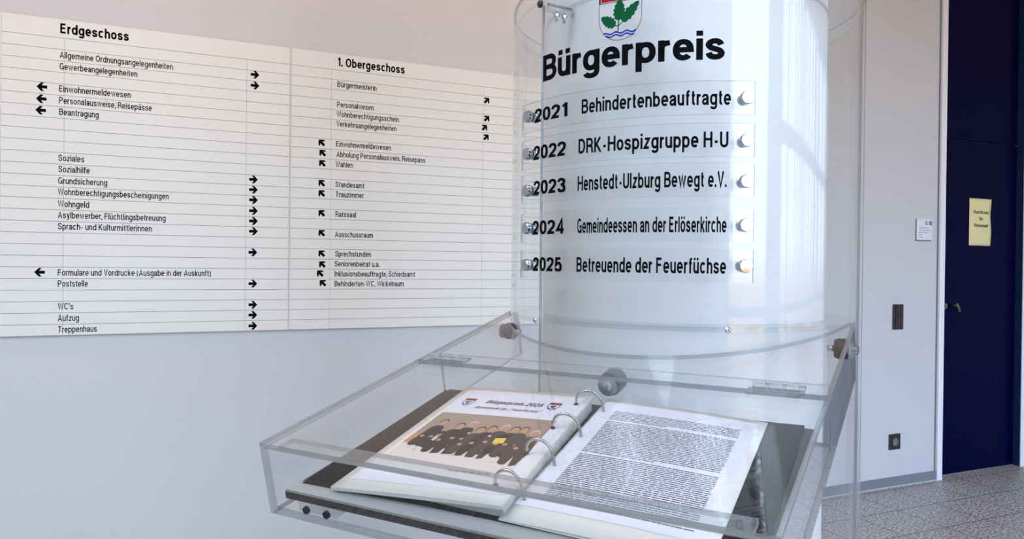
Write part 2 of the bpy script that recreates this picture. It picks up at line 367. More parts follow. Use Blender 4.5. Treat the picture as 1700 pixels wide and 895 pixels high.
def ribbon(P, closed, t):
    """quads of width t along a centre line, mitred"""
    Q = [P[0]]
    for p in P[1:]:
        if math.hypot(p[0]-Q[-1][0], p[1]-Q[-1][1]) > 1e-5: Q.append(p)
    if closed and math.hypot(Q[0][0]-Q[-1][0], Q[0][1]-Q[-1][1]) < 1e-5: Q.pop()
    n = len(Q); Lf, Rt = [], []
    def nrm(a, b): l = math.hypot(b[0]-a[0], b[1]-a[1]); return (-(b[1]-a[1])/l, (b[0]-a[0])/l)
    for i in range(n):
        a = nrm(Q[i-1], Q[i]) if (closed or i > 0) else None; c = nrm(Q[i], Q[(i+1) % n]) if (closed or i < n-1) else None
        a = a or c; c = c or a; mx, my = a[0]+c[0], a[1]+c[1]; l2 = mx*mx+my*my
        k = min(2/l2 if l2 > 1e-6 else 4, 2.2/math.sqrt(l2) if l2 > 1e-6 else 1)
        Lf.append((Q[i][0]+mx*k*t/2, Q[i][1]+my*k*t/2)); Rt.append((Q[i][0]-mx*k*t/2, Q[i][1]-my*k*t/2))
    idx = range(n if closed else n-1)
    return [(Rt[i], Rt[(i+1) % n], Lf[(i+1) % n], Lf[i]) for i in idx]
def text_mesh(name, txt, width, cap, fn, m, parent, stroke=0.13, gap=0.085, shear=0.0, cut=None, label=None):
    """fn maps (x, y) in metres on the lettering's plane to a local point; cap is the capital height; fitted to width"""
    G = [glyph(c, stroke) for c in txt]; Wc = width/cap
    nat = sum(g[0] for g in G)+len([c for c in txt if c != ' '])*stroke+(len(txt)-1)*gap; q_ = Wc/nat; sx = 1.0
    bm = bmesh.new(); x = 0.0
    for c, (w, L) in zip(txt, G):
        if c != ' ':
            x += stroke/2
            for P, cl in L:
                # long straight runs are split so they can follow a curved surface
                for q in ribbon([(p[0]*sx, p[1]) for p in P], cl, stroke):
                    bm.faces.new([bm.verts.new(((x+a)*cap*q_+shear*b*cap, b*cap, 0)) for a, b in q])
            x += stroke/2
        x += w*sx+gap
    if cut:
        k = cut
        while k < width:
            bmesh.ops.bisect_plane(bm, geom=bm.verts[:]+bm.edges[:]+bm.faces[:], plane_co=(k, 0, 0), plane_no=(1, 0, 0)); k += cut
    for v in bm.verts: v.co = Vector(fn(v.co.x, v.co.y))
    me = bpy.data.meshes.new(name); bm.to_mesh(me); bm.free(); me.materials.append(M[m])
    o = bpy.data.objects.new(name, me); COL.objects.link(o); o.parent = parent
    return o

# ------------------------------------------------------------------ the room
WY = 3.1556                       # plane of the sign wall
X0, X1, Y0, ZC = -3.6, 8.0, -2.6, 3.5
def sbox(name, *a):
    b = MB(); b.box(*a); return struct(b.build(name))
sbox('floor', X0, X1, Y0, WY+0.2, -0.08, 0.0, 'granite')
sbox('ceiling', X0, X1, Y0, WY+0.2, ZC, ZC+0.08, 'ceiling')
DX0, DX1 = 4.346, 5.137
b = MB(); b.box(X0, DX0-0.02, WY, WY+0.2, 0, ZC, 'wall'); b.box(DX1, X1, WY, WY+0.2, 0, ZC, 'wall')
struct(b.build('wall_back'))
sbox('wall_left', X0-0.1, X0, Y0, WY+0.2, 0, ZC, 'wall')
sbox('wall_right', X1, X1+0.1, Y0, WY+0.2, 0, ZC, 'wall')
# added fill lights at ceiling height (behind and beside the camera)
def area(name, loc, sx_, sy_, energy, col):
    ld = bpy.data.lights.new(name, 'AREA'); ld.shape = 'RECTANGLE'; ld.size = sx_; ld.size_y = sy_; ld.energy = energy; ld.color = col
    lo = bpy.data.objects.new(name, ld); COL.objects.link(lo); lo.location = loc
for lx, ly in ((-2.4, -1.7), (-2.4, 0.3), (-0.6, -1.7), (-0.6, 0.3), (1.2, -1.7)):
    area('fill_light', (lx, ly, ZC-0.02), 0.9, 0.9, 10.0, (0.74, 0.90, 1.09))
# added warm fill light, tints the top of the sign wall
area('warm_fill_light', (-0.6, WY-0.55, ZC-0.02), 5.0, 0.12, 7.5, (1.0, 0.46, 0.12))
# glazed front behind the camera
b = MB()
wins = [(0.25, 1.85), (2.45, 3.85), (3.95, 5.40), (5.60, 7.40)]  # last window added for more daylight on the right
b.box(X0, wins[0][0], Y0-0.15, Y0, 0, ZC, 'wall'); b.box(wins[-1][1], X1, Y0-0.15, Y0, 0, ZC, 'wall')
for (a, c), (d, e) in zip(wins, wins[1:]): b.box(c, d, Y0-0.15, Y0, 0, ZC, 'wall')
for a, c in wins: b.box(a, c, Y0-0.15, Y0, 3.3, ZC, 'wall'); b.box(a, c, Y0-0.15, Y0, 0, 0.12, 'wall')
struct(b.build('wall_front'))
for i, (a, c) in enumerate(wins):
    b = MB(); t = 0.06; y0, y1 = Y0-0.10, Y0-0.04
    b.box(a, a+t, y0, y1, 0.12, 3.3, 'frame'); b.box(c-t, c, y0, y1, 0.12, 3.3, 'frame')
    b.box(a+t, c-t, y0, y1, 0.12, 0.12+t, 'frame'); b.box(a+t, c-t, y0, y1, 3.3-t, 3.3, 'frame'); b.box(a+t, c-t, y0, y1, 1.02, 1.08, 'frame')
    if i:  # crossbar and slats added for the stripes they reflect on the cylinder
        b.box(a+t, c-t, y0, y1, 2.10, 2.24, 'frame')
        for q in (0.22, 0.31, 0.52, 0.68, 0.78): b.box(a+(c-a)*q, a+(c-a)*q+0.035, y0, y1, 0.12+t, 3.3-t, 'frame')
    struct(b.build('window_%d' % (i+1)))
b = MB(); b.box(X0, DX0-0.045, WY-0.012, WY, 0.006, 0.058, 'base'); b.box(X0, DX0-0.045, WY-0.014, WY, 0.0, 0.006, 'seal')
struct(b.build('baseboard_back'))
b = MB(); b.box(DX0-0.045, DX0, WY-0.018, WY+0.02, 0.0, ZC, 'casing'); b.box(DX0-0.052, DX0-0.045, WY-0.006, WY, 0.0, ZC, 'base')
struct(b.build('trim_1'))
b = MB(); b.box(DX1, DX1+0.06, WY-0.004, WY, 0.0, ZC, 'casing'); struct(b.build('trim_2'))
# door: leaf, upper panel, reveal
DY = WY+0.045
b = MB(); b.box(DX0, DX1, DY, DY+0.05, 0.006, 2.147, 'door')
door = struct(b.build('door_1'), 'navy blue door leaf with a yellow paper note', 'door')
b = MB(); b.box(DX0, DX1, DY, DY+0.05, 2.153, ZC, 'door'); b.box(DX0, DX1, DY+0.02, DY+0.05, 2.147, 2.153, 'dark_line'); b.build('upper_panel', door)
b = MB(); b.box(DX1-0.004, DX1, WY, DY, 0.0, ZC, 'reveal'); b.build('frame_reveal', door)
b = MB(); b.cyl((4.433, DY, 1.08), (4.433, DY-0.008, 1.08), 0.019, 'bronze'); b.cyl((4.433, DY-0.008, 1.08), (4.433, DY-0.012, 1.08), 0.008, 'bronze'); b.build('lock_rosette', door)
b = MB(); b.cyl((4.508, DY, 1.085), (4.508, DY-0.035, 1.085), 0.007, 'bronze'); b.tube([(4.508, DY-0.03, 1.10), (4.512, DY-0.034, 1.08), (4.522, DY-0.036, 1.06), (4.528, DY-0.034, 1.045)], 0.008, 'bronze'); b.build('door_handle', door)

# ------------------------------------------------------------------ directory signs
def zrow(k): return 2.188-0.068-0.04164*k   # lower edge of row k (row 0 = header)
SZ1, SZ0 = 2.1865, 1.0370
def sign_panel(root, x0, x1, seams):
    b = MB()
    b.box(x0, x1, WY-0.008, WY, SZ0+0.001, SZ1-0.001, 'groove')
    g = 0.0007
    zt = SZ1; rows = []
    zz = SZ1-0.068
    rows.append((zz, SZ1))
    while zz-0.04164 > SZ0-0.004:
        rows.append((zz-0.04164, zz)); zz -= 0.04164
    rows[-1] = (SZ0, rows[-1][1])
    for i, (a, c) in enumerate(rows):
        cuts = [x0, x1] if i == 0 else [x0]+seams+[x1]
        for p, q in zip(cuts, cuts[1:]):
            b.box(p+(0.0004 if p != x0 else 0), q-(0.0004 if q != x1 else 0), WY-0.014, WY-0.008, a+g, c-g, 'sign')
    # side channel profiles
    b.box(x0-0.004, x0-0.0005, WY-0.0155, WY, SZ0, SZ1, 'sign'); b.box(x1+0.0005, x1+0.004, WY-0.0155, WY, SZ0, SZ1, 'sign')
    return b.build('strip_panel', root)
def wall_fn(x0, z0, y=WY-0.0144): return lambda x, z: (x0+x, y, z0+z)
def arrow(root, x, z, ang, s=0.0185):
    # stout arrow pointing to +X, turned by ang
    h = [(0.95, 0), (0.18, 0.84), (-0.32, 0.84), (0.10, 0.30), (-0.85, 0.30), (-0.85, -0.30), (0.10, -0.30), (-0.32, -0.84), (0.18, -0.84)]
    c, q = math.cos(ang), math.sin(ang)
    b = MB(); b.face([(x+s*(p*c-r*q), WY-0.0144, z+s*(p*q+r*c)) for p, r in h], 'ink'); b.build('arrow', root)
s1 = empty('directory_sign', (0, 0, 0)); tag(s1, 'cream strip wall sign headed Erdgeschoss listing offices with black arrows', 'sign', 'floor directory signs on the wall')
s2 = empty('directory_sign', (0, 0, 0)); tag(s2, 'cream strip wall sign headed 1. Obergeschoss, beside the clear cylinder', 'sign', 'floor directory signs on the wall')
sign_panel(s1, -0.588, 0.396, [-0.395, 0.232]); sign_panel(s2, 0.4055, 1.80, [0.565, 1.245])
SIGN1 = [
    ('Erdgeschoss', -0.409, 2.1537, 0.222, 0.0365, 0.19),
    ('Allgemeine Ordnungsangelegenheiten', -0.4102, 2.0576, 0.3741, 0.0235, 0.145),
    ('Gewerbeangelegenheiten', -0.41, 2.016, 0.2523, 0.0235, 0.145),
    ('Einwohnermeldewesen', -0.4114, 1.9347, 0.2319, 0.0235, 0.145),
    ('Personalausweise, Reisepässe', -0.4111, 1.8926, 0.3033, 0.0235, 0.145),
    ('Beantragung', -0.4108, 1.8506, 0.1267, 0.0235, 0.145),
    ('Soziales', -0.4117, 1.6835, 0.082, 0.0235, 0.145),
    ('Sozialhilfe', -0.4114, 1.6428, 0.0994, 0.0235, 0.145),
    ('Grundsicherung', -0.4121, 1.6008, 0.1571, 0.0235, 0.145),
    ('Wohnberechtigungsbescheinigungen', -0.4128, 1.5603, 0.3656, 0.0235, 0.145),
    ('Wohngeld', -0.4125, 1.5166, 0.0994, 0.0235, 0.145),
    ('Asylbewerber, Flüchtlingsbetreuung', -0.4122, 1.476, 0.3552, 0.0235, 0.145),
    ('Sprach- und Kulturmittlerinnen', -0.412, 1.4348, 0.3075, 0.0235, 0.145),
    ('Formulare und Vordrucke (Ausgabe in der Auskunft)', -0.4109, 1.2664, 0.516, 0.0235, 0.145),
    ('Poststelle', -0.4107, 1.226, 0.0956, 0.0235, 0.145),
    ("WC's", -0.4102, 1.143, 0.0494, 0.0235, 0.145),
    ('Aufzug', -0.4099, 1.1005, 0.0667, 0.0235, 0.145),
    ('Treppenhaus', -0.4096, 1.059, 0.1249, 0.0235, 0.145)]
SIGN2 = [
    ('1. Obergeschoss', 0.5879, 2.1528, 0.2896, 0.0365, 0.19),
    ('Bürgermeisterin', 0.5887, 2.0594, 0.1655, 0.0235, 0.145),
    ('Personalwesen', 0.5883, 1.975, 0.1538, 0.0235, 0.145),
    ('Wohnberechtigungsschein', 0.5874, 1.9348, 0.2656, 0.0235, 0.145),
    ('Verkehrsangelegenheiten', 0.5866, 1.8941, 0.2562, 0.0235, 0.145),
    ('Einwohnermeldewesen', 0.5861, 1.8102, 0.2336, 0.0235, 0.145),
    ('Abholung Personalausweis, Reisepass', 0.5877, 1.7669, 0.3862, 0.0235, 0.145),
    ('Wahlen', 0.5844, 1.7252, 0.0729, 0.0235, 0.145),
    ('Standesamt', 0.5852, 1.6407, 0.1215, 0.0235, 0.145),
    ('Trauzimmer', 0.5855, 1.5994, 0.1189, 0.0235, 0.145),
    ('Ratssaal', 0.5863, 1.5164, 0.0857, 0.0235, 0.145),
    ('Ausschussraum', 0.5846, 1.432, 0.1602, 0.0235, 0.145),
    ('Sprechstunden', 0.5866, 1.3505, 0.1512, 0.0235, 0.145),
    ('Seniorenbeirat u.a.', 0.5845, 1.3088, 0.1902, 0.0235, 0.145),
    ('Inklusionsbeauftragte, Schiedsamt', 0.5849, 1.2671, 0.3477, 0.0235, 0.145),
    ('Behinderten-WC, Wickelraum', 0.5853, 1.2253, 0.2964, 0.0235, 0.145)]
for root, rows in ((s1, SIGN1), (s2, SIGN2)):
    for txt, x, z, w, cap, bold in rows:
        text_mesh('lettering', txt, w, cap, wall_fn(x, z-cap/2), 'ink', root, stroke=bold)
ARR = [
    (1, 0.2618, 2.0611, 0.0),
    (1, 0.2622, 2.0179, 0.0),
    (1, 0.2596, 1.6422, 0.0),
    (1, 0.2599, 1.6013, 0.0),
    (1, 0.2603, 1.5604, 0.0),
    (1, 0.2606, 1.517, 0.0),
    (1, 0.261, 1.4761, 0.0),
    (1, 0.2613, 1.4351, 0.0),
    (1, 0.2597, 1.3507, 0.0),
    (1, 0.2608, 1.2254, 0.0),
    (1, 0.2615, 1.1409, 0.0),
    (1, 0.2618, 1.0999, 0.0),
    (1, 0.2622, 1.0564, 0.0),
    (1, -0.4637, 1.9352, 3.1416),
    (1, -0.4653, 1.8917, 3.1416),
    (1, -0.4669, 1.8504, 3.1416),
    (1, -0.467, 1.2668, 3.1416),
    (2, 1.2613, 2.0573, 0.7854),
    (2, 1.2623, 1.9754, 0.7854),
    (2, 1.2524, 1.9335, 0.7854),
    (2, 1.2603, 1.8905, 0.7854),
    (2, 0.5267, 1.8096, 2.3562),
    (2, 0.5308, 1.7674, 2.3562),
    (2, 0.53, 1.725, 2.3562),
    (2, 0.5283, 1.6425, 2.3562),
    (2, 0.5287, 1.6001, 2.3562),
    (2, 0.5294, 1.5177, 2.3562),
    (2, 0.5302, 1.4353, 2.3562),
    (2, 0.5309, 1.3503, 2.3562),
    (2, 0.5338, 1.3053, 2.3562),
    (2, 0.5256, 1.2678, 2.3562),
    (2, 0.537, 1.2278, 2.3562)]
for k, x, z, a in ARR: arrow(s1 if k == 1 else s2, x, z, a)

# ------------------------------------------------------------------ fittings on the right wall
rpl = empty('room_number_plate', (4.17, WY, 1.557)); tag(rpl, 'small white room number plate 0.18 left of the blue door', 'sign')
b = MB(); b.box(-0.068, 0.068, -0.012, 0, -0.066, 0.066, 'plastic'); o = b.build('plate', rpl); bevelled(o, 0.006)
b = MB(); b.box(-0.071, 0.064, -0.004, -0.0005, -0.071, 0.062, 'plastic_edge'); b.build('backing', rpl)
text_mesh('lettering', '0.18', 0.060, 0.026, lambda x, z: (0.0+x, -0.0124, 0.027+z), 'ink', rpl, stroke=0.16)
b = MB()
for k, w in enumerate((0.085, 0.095, 0.075, 0.022, 0.034)):
    z = 0.008-0.0145*k; x = -0.056
    while x < -0.056+w:
        l = random.uniform(0.006, 0.012); b.face([(x, -0.0124, z), (x+l, -0.0124, z), (x+l, -0.0124, z+0.004), (x, -0.0124, z+0.004)], 'base'); x += l+0.002
b.build('small_print', rpl)
sw = empty('light_switch', (3.951, WY, 1.024)); tag(sw, 'dark double light switch on the white wall left of the door', 'switch')
b = MB(); b.box(-0.042, 0.042, -0.011, 0, -0.076, 0.076, 'dark_plastic'); bevelled(b.build('frame', sw), 0.003)
for z in (0.036, -0.036):
    b = MB(); b.box(-0.028, 0.030, -0.016, -0.011, z-0.030, z+0.030, 'dark_plastic'); bevelled(b.build('rocker', sw), 0.002)
so = empty('power_socket', (3.937, WY, 0.271)); tag(so, 'dark square power socket low on the white wall', 'socket')
b = MB(); b.box(-0.046, 0.046, -0.010, 0, -0.047, 0.047, 'dark_plastic'); bevelled(b.build('frame', so), 0.003)
b = MB(); n = 28
b.lathe([(0.024, 0.0), (0.024, 0.004), (0.020, 0.004), (0.019, 0.001)], (0, -0.010, 0), (0, -1, 0), 'plastic_edge', n); b.build('insert', so)
b = MB(); b.cyl((-0.0095, -0.0108, 0), (-0.0095, -0.0118, 0), 0.003, 'black_screw'); b.cyl((0.0095, -0.0108, 0), (0.0095, -0.0118, 0), 0.003, 'black_screw'); b.build('contact_hole', so)
nt_ = empty('notice', (4.762, DY, 1.624)); tag(nt_, 'yellow paper notice taped to the navy door, reading Zutritt nur für Personal', 'notice')
b = MB(); nx, nz = 8, 14
P = [[(-0.105+0.21*i/nx+0.0022*math.sin(j*0.55)*(i/nx), -0.0012-0.004*abs(math.sin(j*0.33))*(i/nx), -0.153+0.306*j/nz) for i in range(nx+1)] for j in range(nz+1)]
V = [[b.bm.verts.new(p) for p in r] for r in P]
for j in range(nz):
    for i in range(nx):
        f = b.bm.faces.new((V[j][i], V[j][i+1], V[j+1][i+1], V[j+1][i])); f.material_index = b.mi('note'); f.smooth = True
sh = b.build('sheet', nt_); sm = sh.modifiers.new('thickness', 'SOLIDIFY'); sm.thickness = 0.0004; sm.offset = 1
for txt, w, z in (('Zutritt nur', 0.150, 0.055), ('für', 0.036, 0.012), ('Personal!', 0.130, -0.032)):
    text_mesh('lettering', txt, w, 0.021, lambda x, zz, w=w, z=z: (-w/2+0.004+x, -0.0075, z+zz), 'print_ink', nt_, stroke=0.14)

# ------------------------------------------------------------------ column and acrylic cylinder
K = 1.0952
AX = (0.72671*K, 0.97994*K)
RT = 0.26792*K; RC = 0.21621*K
def zk(z): return 1.31+(z-1.31)*K
b = MB(); n = 128
b.prism([(AX[0]+RC*math.cos(2*PI*i/n), AX[1]+RC*math.sin(2*PI*i/n)) for i in range(n)], 0, ZC, 'column')
for f in b.bm.faces:
    if len(f.verts) == 4: f.smooth = True
for e in b.bm.edges:
    if len(e.link_faces) == 2 and e.link_faces[0].smooth != e.link_faces[1].smooth: e.smooth = False
struct(b.build('column'), 'round white column inside the clear acrylic cylinder', 'column')

ZT0, ZT1 = 0.62, zk(1.708)
ac = empty('acrylic_cylinder', (AX[0], AX[1], ZT0)); tag(ac, 'tall clear acrylic cylinder around the white column, lettered Bürgerpreis', 'display')
def lz(z): return z-ZT0
b = MB(); b.arc_shell(RT-0.005, RT, 6.6, 366.6, lz(ZT0), lz(ZT1), 'acrylic', 'edge', n=180, full=True); b.build('shell', ac)
for z in (zk(1.2292), zk(1.682)):
    b = MB(); b.arc_shell(RC+0.0005, RT-0.0055, 0, 360, lz(z), lz(z)+0.007, 'bar', 'acrylic', n=160, full=True); b.build('support_ring', ac)
for th in (186.6, 311.5, 6.6):  # middle one is added to imitate the tube's dark refracted edge
    b = MB(); c, q = math.cos(rad(th)), math.sin(rad(th))
    p = Vector((c, q, 0)); t = Vector((-q, c, 0))
    pts = [p*(RT-0.0095)-t*0.0009, p*(RT-0.0052)-t*0.0009, p*(RT-0.0052)+t*0.0009, p*(RT-0.0095)+t*0.0009]
    b.prism([(v.x, v.y) for v in pts], lz(ZT0)+0.01, lz(zk(1.68)), 'edge'); b.build('seam_and_refraction_strip', ac)
def cpt(th, r, z): return Vector((r*math.cos(rad(th)), r*math.sin(rad(th)), lz(z)))
# joint bracket at the top left
b = MB(); c0, c1 = cpt(189, RT-0.007, zk(1.672)), cpt(189, RC+0.003, zk(1.672)); b.cyl(c0, c1, 0.006, 'bar', 12); b.cyl(c0+Vector((0, 0, 0.007)), c1+Vector((0, 0, 0.007)), 0.0025, 'edge', 8); b.build('joint_bar', ac)
b = MB(); b.lathe([(0.006, 0), (0.006, 0.003), (0.004, 0.005)], cpt(187.5, RT+0.0005, zk(1.6787)), cpt(187.5, 1, ZT0), 'black_screw', 16); b.build('screw', ac)
for r in (RT-0.020, RT-0.035):
    b = MB(); p = cpt(190, r, zk(1.668)); b.cyl(p, p-Vector((0, 0, 0.014)), 0.0025, 'screw', 12); b.cyl(p-Vector((0, 0, 0.003)), p-Vector((0, 0, 0.007)), 0.0045, 'screw', 6, smooth=False); b.build('bolt', ac)
for th in (186.1, 246.6):
    b = MB(); b.lathe([(0.0042, 0), (0.0042, 0.0012), (0.0025, 0.0028)], cpt(th, RT+0.0003, zk(1.2325)), cpt(th, 1, ZT0), 'screw', 16)
    b.cyl(cpt(th, RT+0.0031, zk(1.2325)), cpt(th, RT+0.0033, zk(1.2325)), 0.0014, 'black_screw', 4); b.build('screw', ac)
# lettering and crest on the inner face
RL = RT+0.0005
def cyl_fn(th0, z0, r=RL): return lambda x, y: tuple(cpt(th0+math.degrees(x/r), r, z0+y))
w = rad(244.9-188.9)*RL
text_mesh('title_lettering', 'Bürgerpreis', w, 0.0365*K, cyl_fn(188.9, zk(1.5675)), 'ink', ac, stroke=0.188, gap=0.065, cut=0.006)
CW = rad(222.99-210.47)*RL; CTH = 210.47; CZ0 = zk(1.6005)
def crest_fn(x, y, d=0.0): return tuple(cpt(CTH+math.degrees((x*CW)/RL), RL+d, CZ0+y*CW))
crest = empty('crest', (0, 0, 0)); crest.parent = ac
def crest_poly(name, polys, m, d):
    b = MB()
    for pts in polys: b.face([crest_fn(x, y, d) for x, y in pts], m)
    return b.build(name, crest)
def shield(inset=0.0, n=24):
    L, R_, top = 0.0+inset, 1.0-inset, 1.22-inset
    pts = [(L, top)]
    for i in range(n+1):
        a = PI+PI*i/n; pts.append((0.5+(0.5-inset)*math.cos(a), 0.5+(0.5-inset)*math.sin(a)))
    pts.append((R_, top)); return pts
def grid_poly(pts, step=0.05):
    """clip a polygon into narrow upright strips so it can follow the cylinder"""
    bm = bmesh.new(); bm.faces.new([bm.verts.new((x, y, 0)) for x, y in pts])
    x = min(p[0] for p in pts)+step
    while x < max(p[0] for p in pts):
        bmesh.ops.bisect_plane(bm, geom=bm.verts[:]+bm.edges[:]+bm.faces[:], plane_co=(x, 0, 0), plane_no=(1, 0, 0)); x += step
    out = [[(v.co.x, v.co.y) for v in f.verts] for f in bm.faces]; bm.free(); return out
# outline as a narrow band
so_, si_ = shield(0.0), shield(0.012)
b = MB()
for i in range(len(so_)):
    j = (i+1) % len(so_)
    b.face([crest_fn(*p, 0.0) for p in (so_[i], so_[j], si_[j], si_[i])], 'ink')
b.build('shield_outline', crest)
chief = [(0.04+0.04*i, 0.885) for i in range(24)]
crest_poly('red_chief', grid_poly([(0.055, 1.19), (0.055, 0.88), (0.945, 0.88), (0.945, 1.19)]), 'red', 0.0001)
crest_poly('chief_border', grid_poly([(0.012, 1.21), (0.04, 1.21), (0.04, 0.865), (0.96, 0.865), (0.96, 1.21), (0.988, 1.21), (0.988, 0.85), (0.012, 0.85)]), 'ink', 0.0003)
def oak(bx, by, tx, ty, hw, n=44, lobes=5):
    dx, dy = tx-bx, ty-by; L = math.hypot(dx, dy); ux, uy = dx/L, dy/L; px, py = -uy, ux
    lft, rgt = [], []
    for i in range(n+1):
        s = i/n; env = hw*(math.sin(PI*min(1, s**0.75))**0.6 if 0 < s < 1 else 0.0)
        env *= 0.80+0.28*abs(math.sin(lobes*PI*s))
        env = max(env, 0.006); lft.append((bx+dx*s+px*env, by+dy*s+py*env)); rgt.append((bx+dx*s-px*env, by+dy*s-py*env))
    return lft, rgt
for name, a in (('oak_leaf', (0.48, 0.44, 0.50, 0.90, 0.135)), ('oak_leaf', (0.40, 0.33, 0.06, 0.56, 0.118)), ('oak_leaf', (0.56, 0.40, 0.93, 0.80, 0.115))):
    b = MB()
    for grow, m, d in ((1.0, 'leafline', 0.0002), (0.88, 'green', 0.0004)):
        lft, rgt = oak(*a[:4], a[4]*grow)
        for i in range(len(lft)-1): b.face([crest_fn(*p, d) for p in (lft[i], rgt[i], rgt[i+1], lft[i+1])], m)
    b.build(name, crest)
def band(pts, w): return [[(x0, y0-w), (x1, y1-w), (x1, y1+w), (x0, y0+w)] for (x0, y0), (x1, y1) in zip(pts, pts[1:])]
def vband(pts, w): return [[(x0-w, y0), (x0+w, y0), (x1+w, y1), (x1-w, y1)] for (x0, y0), (x1, y1) in zip(pts, pts[1:])]
crest_poly('twig', vband([(0.465, 0.20), (0.475, 0.33), (0.48, 0.47)], 0.014)+band([(0.38, 0.34), (0.47, 0.315), (0.57, 0.40)], 0.013), 'leafline', 0.0003)
for k, y0 in enumerate((0.175, 0.115)):
    x0w = 0.115+0.05*k
    crest_poly('wave', band([(x, y0+0.02*math.sin((x-0.1)*2*PI/0.25)) for x in [x0w+(1-2*x0w)*i/40 for i in range(41)]], 0.017), 'blue', 0.0001)

# name plates
RP = RT+0.013
PL = [('2021', 'Behindertenbeauftragte', 1.5180, 1.5192, 1.5175, 0.0188, 'topmost, below the title'),
      ('2022', 'DRK-Hospizgruppe H-U', 1.4665, 1.4668, 1.4655, 0.0194, 'second from the top'),
      ('2023', 'Henstedt-Ulzburg Bewegt e.V.', 1.4180, 1.4150, 1.4156, 0.0194, 'the middle one'),
      ('2024', 'Gemeindeessen an der Erlöserkirche', 1.3626, 1.3624, 1.3619, 0.0194, 'second from the bottom'),
      ('2025', 'Betreuende der Feuerfüchse', 1.3120, 1.3107, 1.3120, 0.0194, 'lowest, above the lectern')]
TH = ((188.9, 202.4, 207.0, 246.1), (188.5, 202.0, 206.1, 245.6), (188.7, 202.0, 206.0, 245.3), (188.4, 201.9, 206.0, 245.4), (188.8, 201.0, 205.9, 245.4))
for (yr, nm, zc, zl, zr, cap, where), th in zip(PL, TH):
    zc = zk(zc)
    root = empty('name_plate', (AX[0], AX[1], ZT0))
    tag(root, 'clear curved name plate lettered %s %s, %s' % (yr, nm, where), 'name plate', 'acrylic name plates on the cylinder')
    b = MB(); b.arc_shell(RP-0.0015, RP+0.0015, 181.4, 252.1, lz(zc-0.0205*K), lz(zc+0.0205*K), 'acrylic', 'edge', n=60); b.build('plate', root)
    for t, z in ((186.3, zk(zl)), (249.7, zk(zr))):
        b = MB(); p = cpt(t, RT, z); d = cpt(t, 1, ZT0)
        b.lathe([(0.0075, 0.0004), (0.0078, 0.0016), (0.0078, 0.0062), (0.0070, 0.0068), (0.0070, 0.0078), (0.0078, 0.0084), (0.0078, 0.0112)], p, d, 'chrome')
        b.lathe([(0.0088, 0.0148), (0.0092, 0.0156), (0.0092, 0.0215), (0.0084, 0.0228), (0.0030, 0.0230)], p, d, 'chrome')
        b.build('standoff', root)
    text_mesh('lettering', yr, rad(th[1]-th[0])*RP, cap*K, cyl_fn(th[0], zc-cap*K/2, RP+0.0021), 'ink', root, stroke=0.20, gap=0.06, cut=0.008)
    text_mesh('lettering', nm, rad(th[3]-th[2])*RP, cap*K, cyl_fn(th[2], zc-cap*K/2, RP+0.0021), 'ink', root, stroke=0.17, gap=0.09, cut=0.008)

# ------------------------------------------------------------------ lectern case
LO = CAM+Vector((0.07532, 0.81520, -0.18809))*K
LU = Vector((0.593907, -0.804534, 0)); LV = Vector((0.786570, 0.580646, 0.210136)); LN = LU.cross(LV)
LM = Matrix(((LU.x, LV.x, LN.x, LO.x), (LU.y, LV.y, LN.y, LO.y), (LU.z, LV.z, LN.z, LO.z), (0, 0, 0, 1)))
lc = empty('lectern_case', LO, LM); tag(lc, 'sloping clear acrylic lectern box with hinged lid, holding an open binder', 'display case')
def kbox(b, *a, m='acrylic', edge='edge', thin=2): b.box(*[x*K for x in a], m, edge, thin)
T = 0.0055; W = 0.520; HB = 0.080
b = MB(); kbox(b, 0, W, 0, 0.2775, -T, 0.0); lid = b.build('lid', lc)
b = MB(); kbox(b, 0.016, 0.499, T+0.004, 0.030, -T-0.0055, -T-0.0003, m='bar'); b.build('front_rail', lid)
b = MB(); kbox(b, T, W-T, 0.0, T, -HB, -T-0.0008, thin=1); b.build('front_panel', lc)
VEND = 0.556
for x in (0.0, W-T):
    b = MB(); kbox(b, x, x+T, 0.0, VEND, -HB, -T-0.0008, thin=0); b.build('side_panel', lc)
b = MB(); kbox(b, T, W-T, T, 0.328, -HB, -HB+T); b.build('bottom_panel', lc)
b = MB(); kbox(b, T, W-T, 0.3225, 0.328, -HB+T, -T-0.0008, thin=1); b.build('back_panel', lc)
# top plate behind the lid, cut out round the cylinder
axw = Vector((AX[0], AX[1], 0)); zz = LO.z+(LN.x*(LO.x-AX[0])+LN.y*(LO.y-AX[1]))/LN.z
cl = LM.inverted() @ Vector((AX[0], AX[1], zz)); cuK, cvK = cl.x/K, cl.y/K
ru = (RT+0.003)/K; rv = ru/LN.z
def cutv(u): return cvK-rv*math.sqrt(max(0.0, 1-((u-cuK)/ru)**2))
N_ = 64
us = [W*i/N_ for i in range(N_+1)]
b = MB(); lo_ = 0.2795*K
tp = []
for u_ in us:
    v_ = min(cutv(u_), VEND)
    tp.append([b.bm.verts.new((u_*K, a, z)) for a, z in ((lo_, -T*K), (v_*K, -T*K), (v_*K, 0), (lo_, 0))])
for A, B in zip(tp, tp[1:]):
    for p, q, mm in ((0, 1, 'acrylic'), (2, 3, 'acrylic'), (1, 2, 'edge'), (3, 0, 'edge')):
        f = b.bm.faces.new((A[p], B[p], B[q], A[q])); f.material_index = b.mi(mm)
b.bm.faces.new(tp[0]).material_index = b.mi('edge'); b.bm.faces.new(tp[-1][::-1]).material_index = b.mi('edge')
b.build('top_plate', lc)
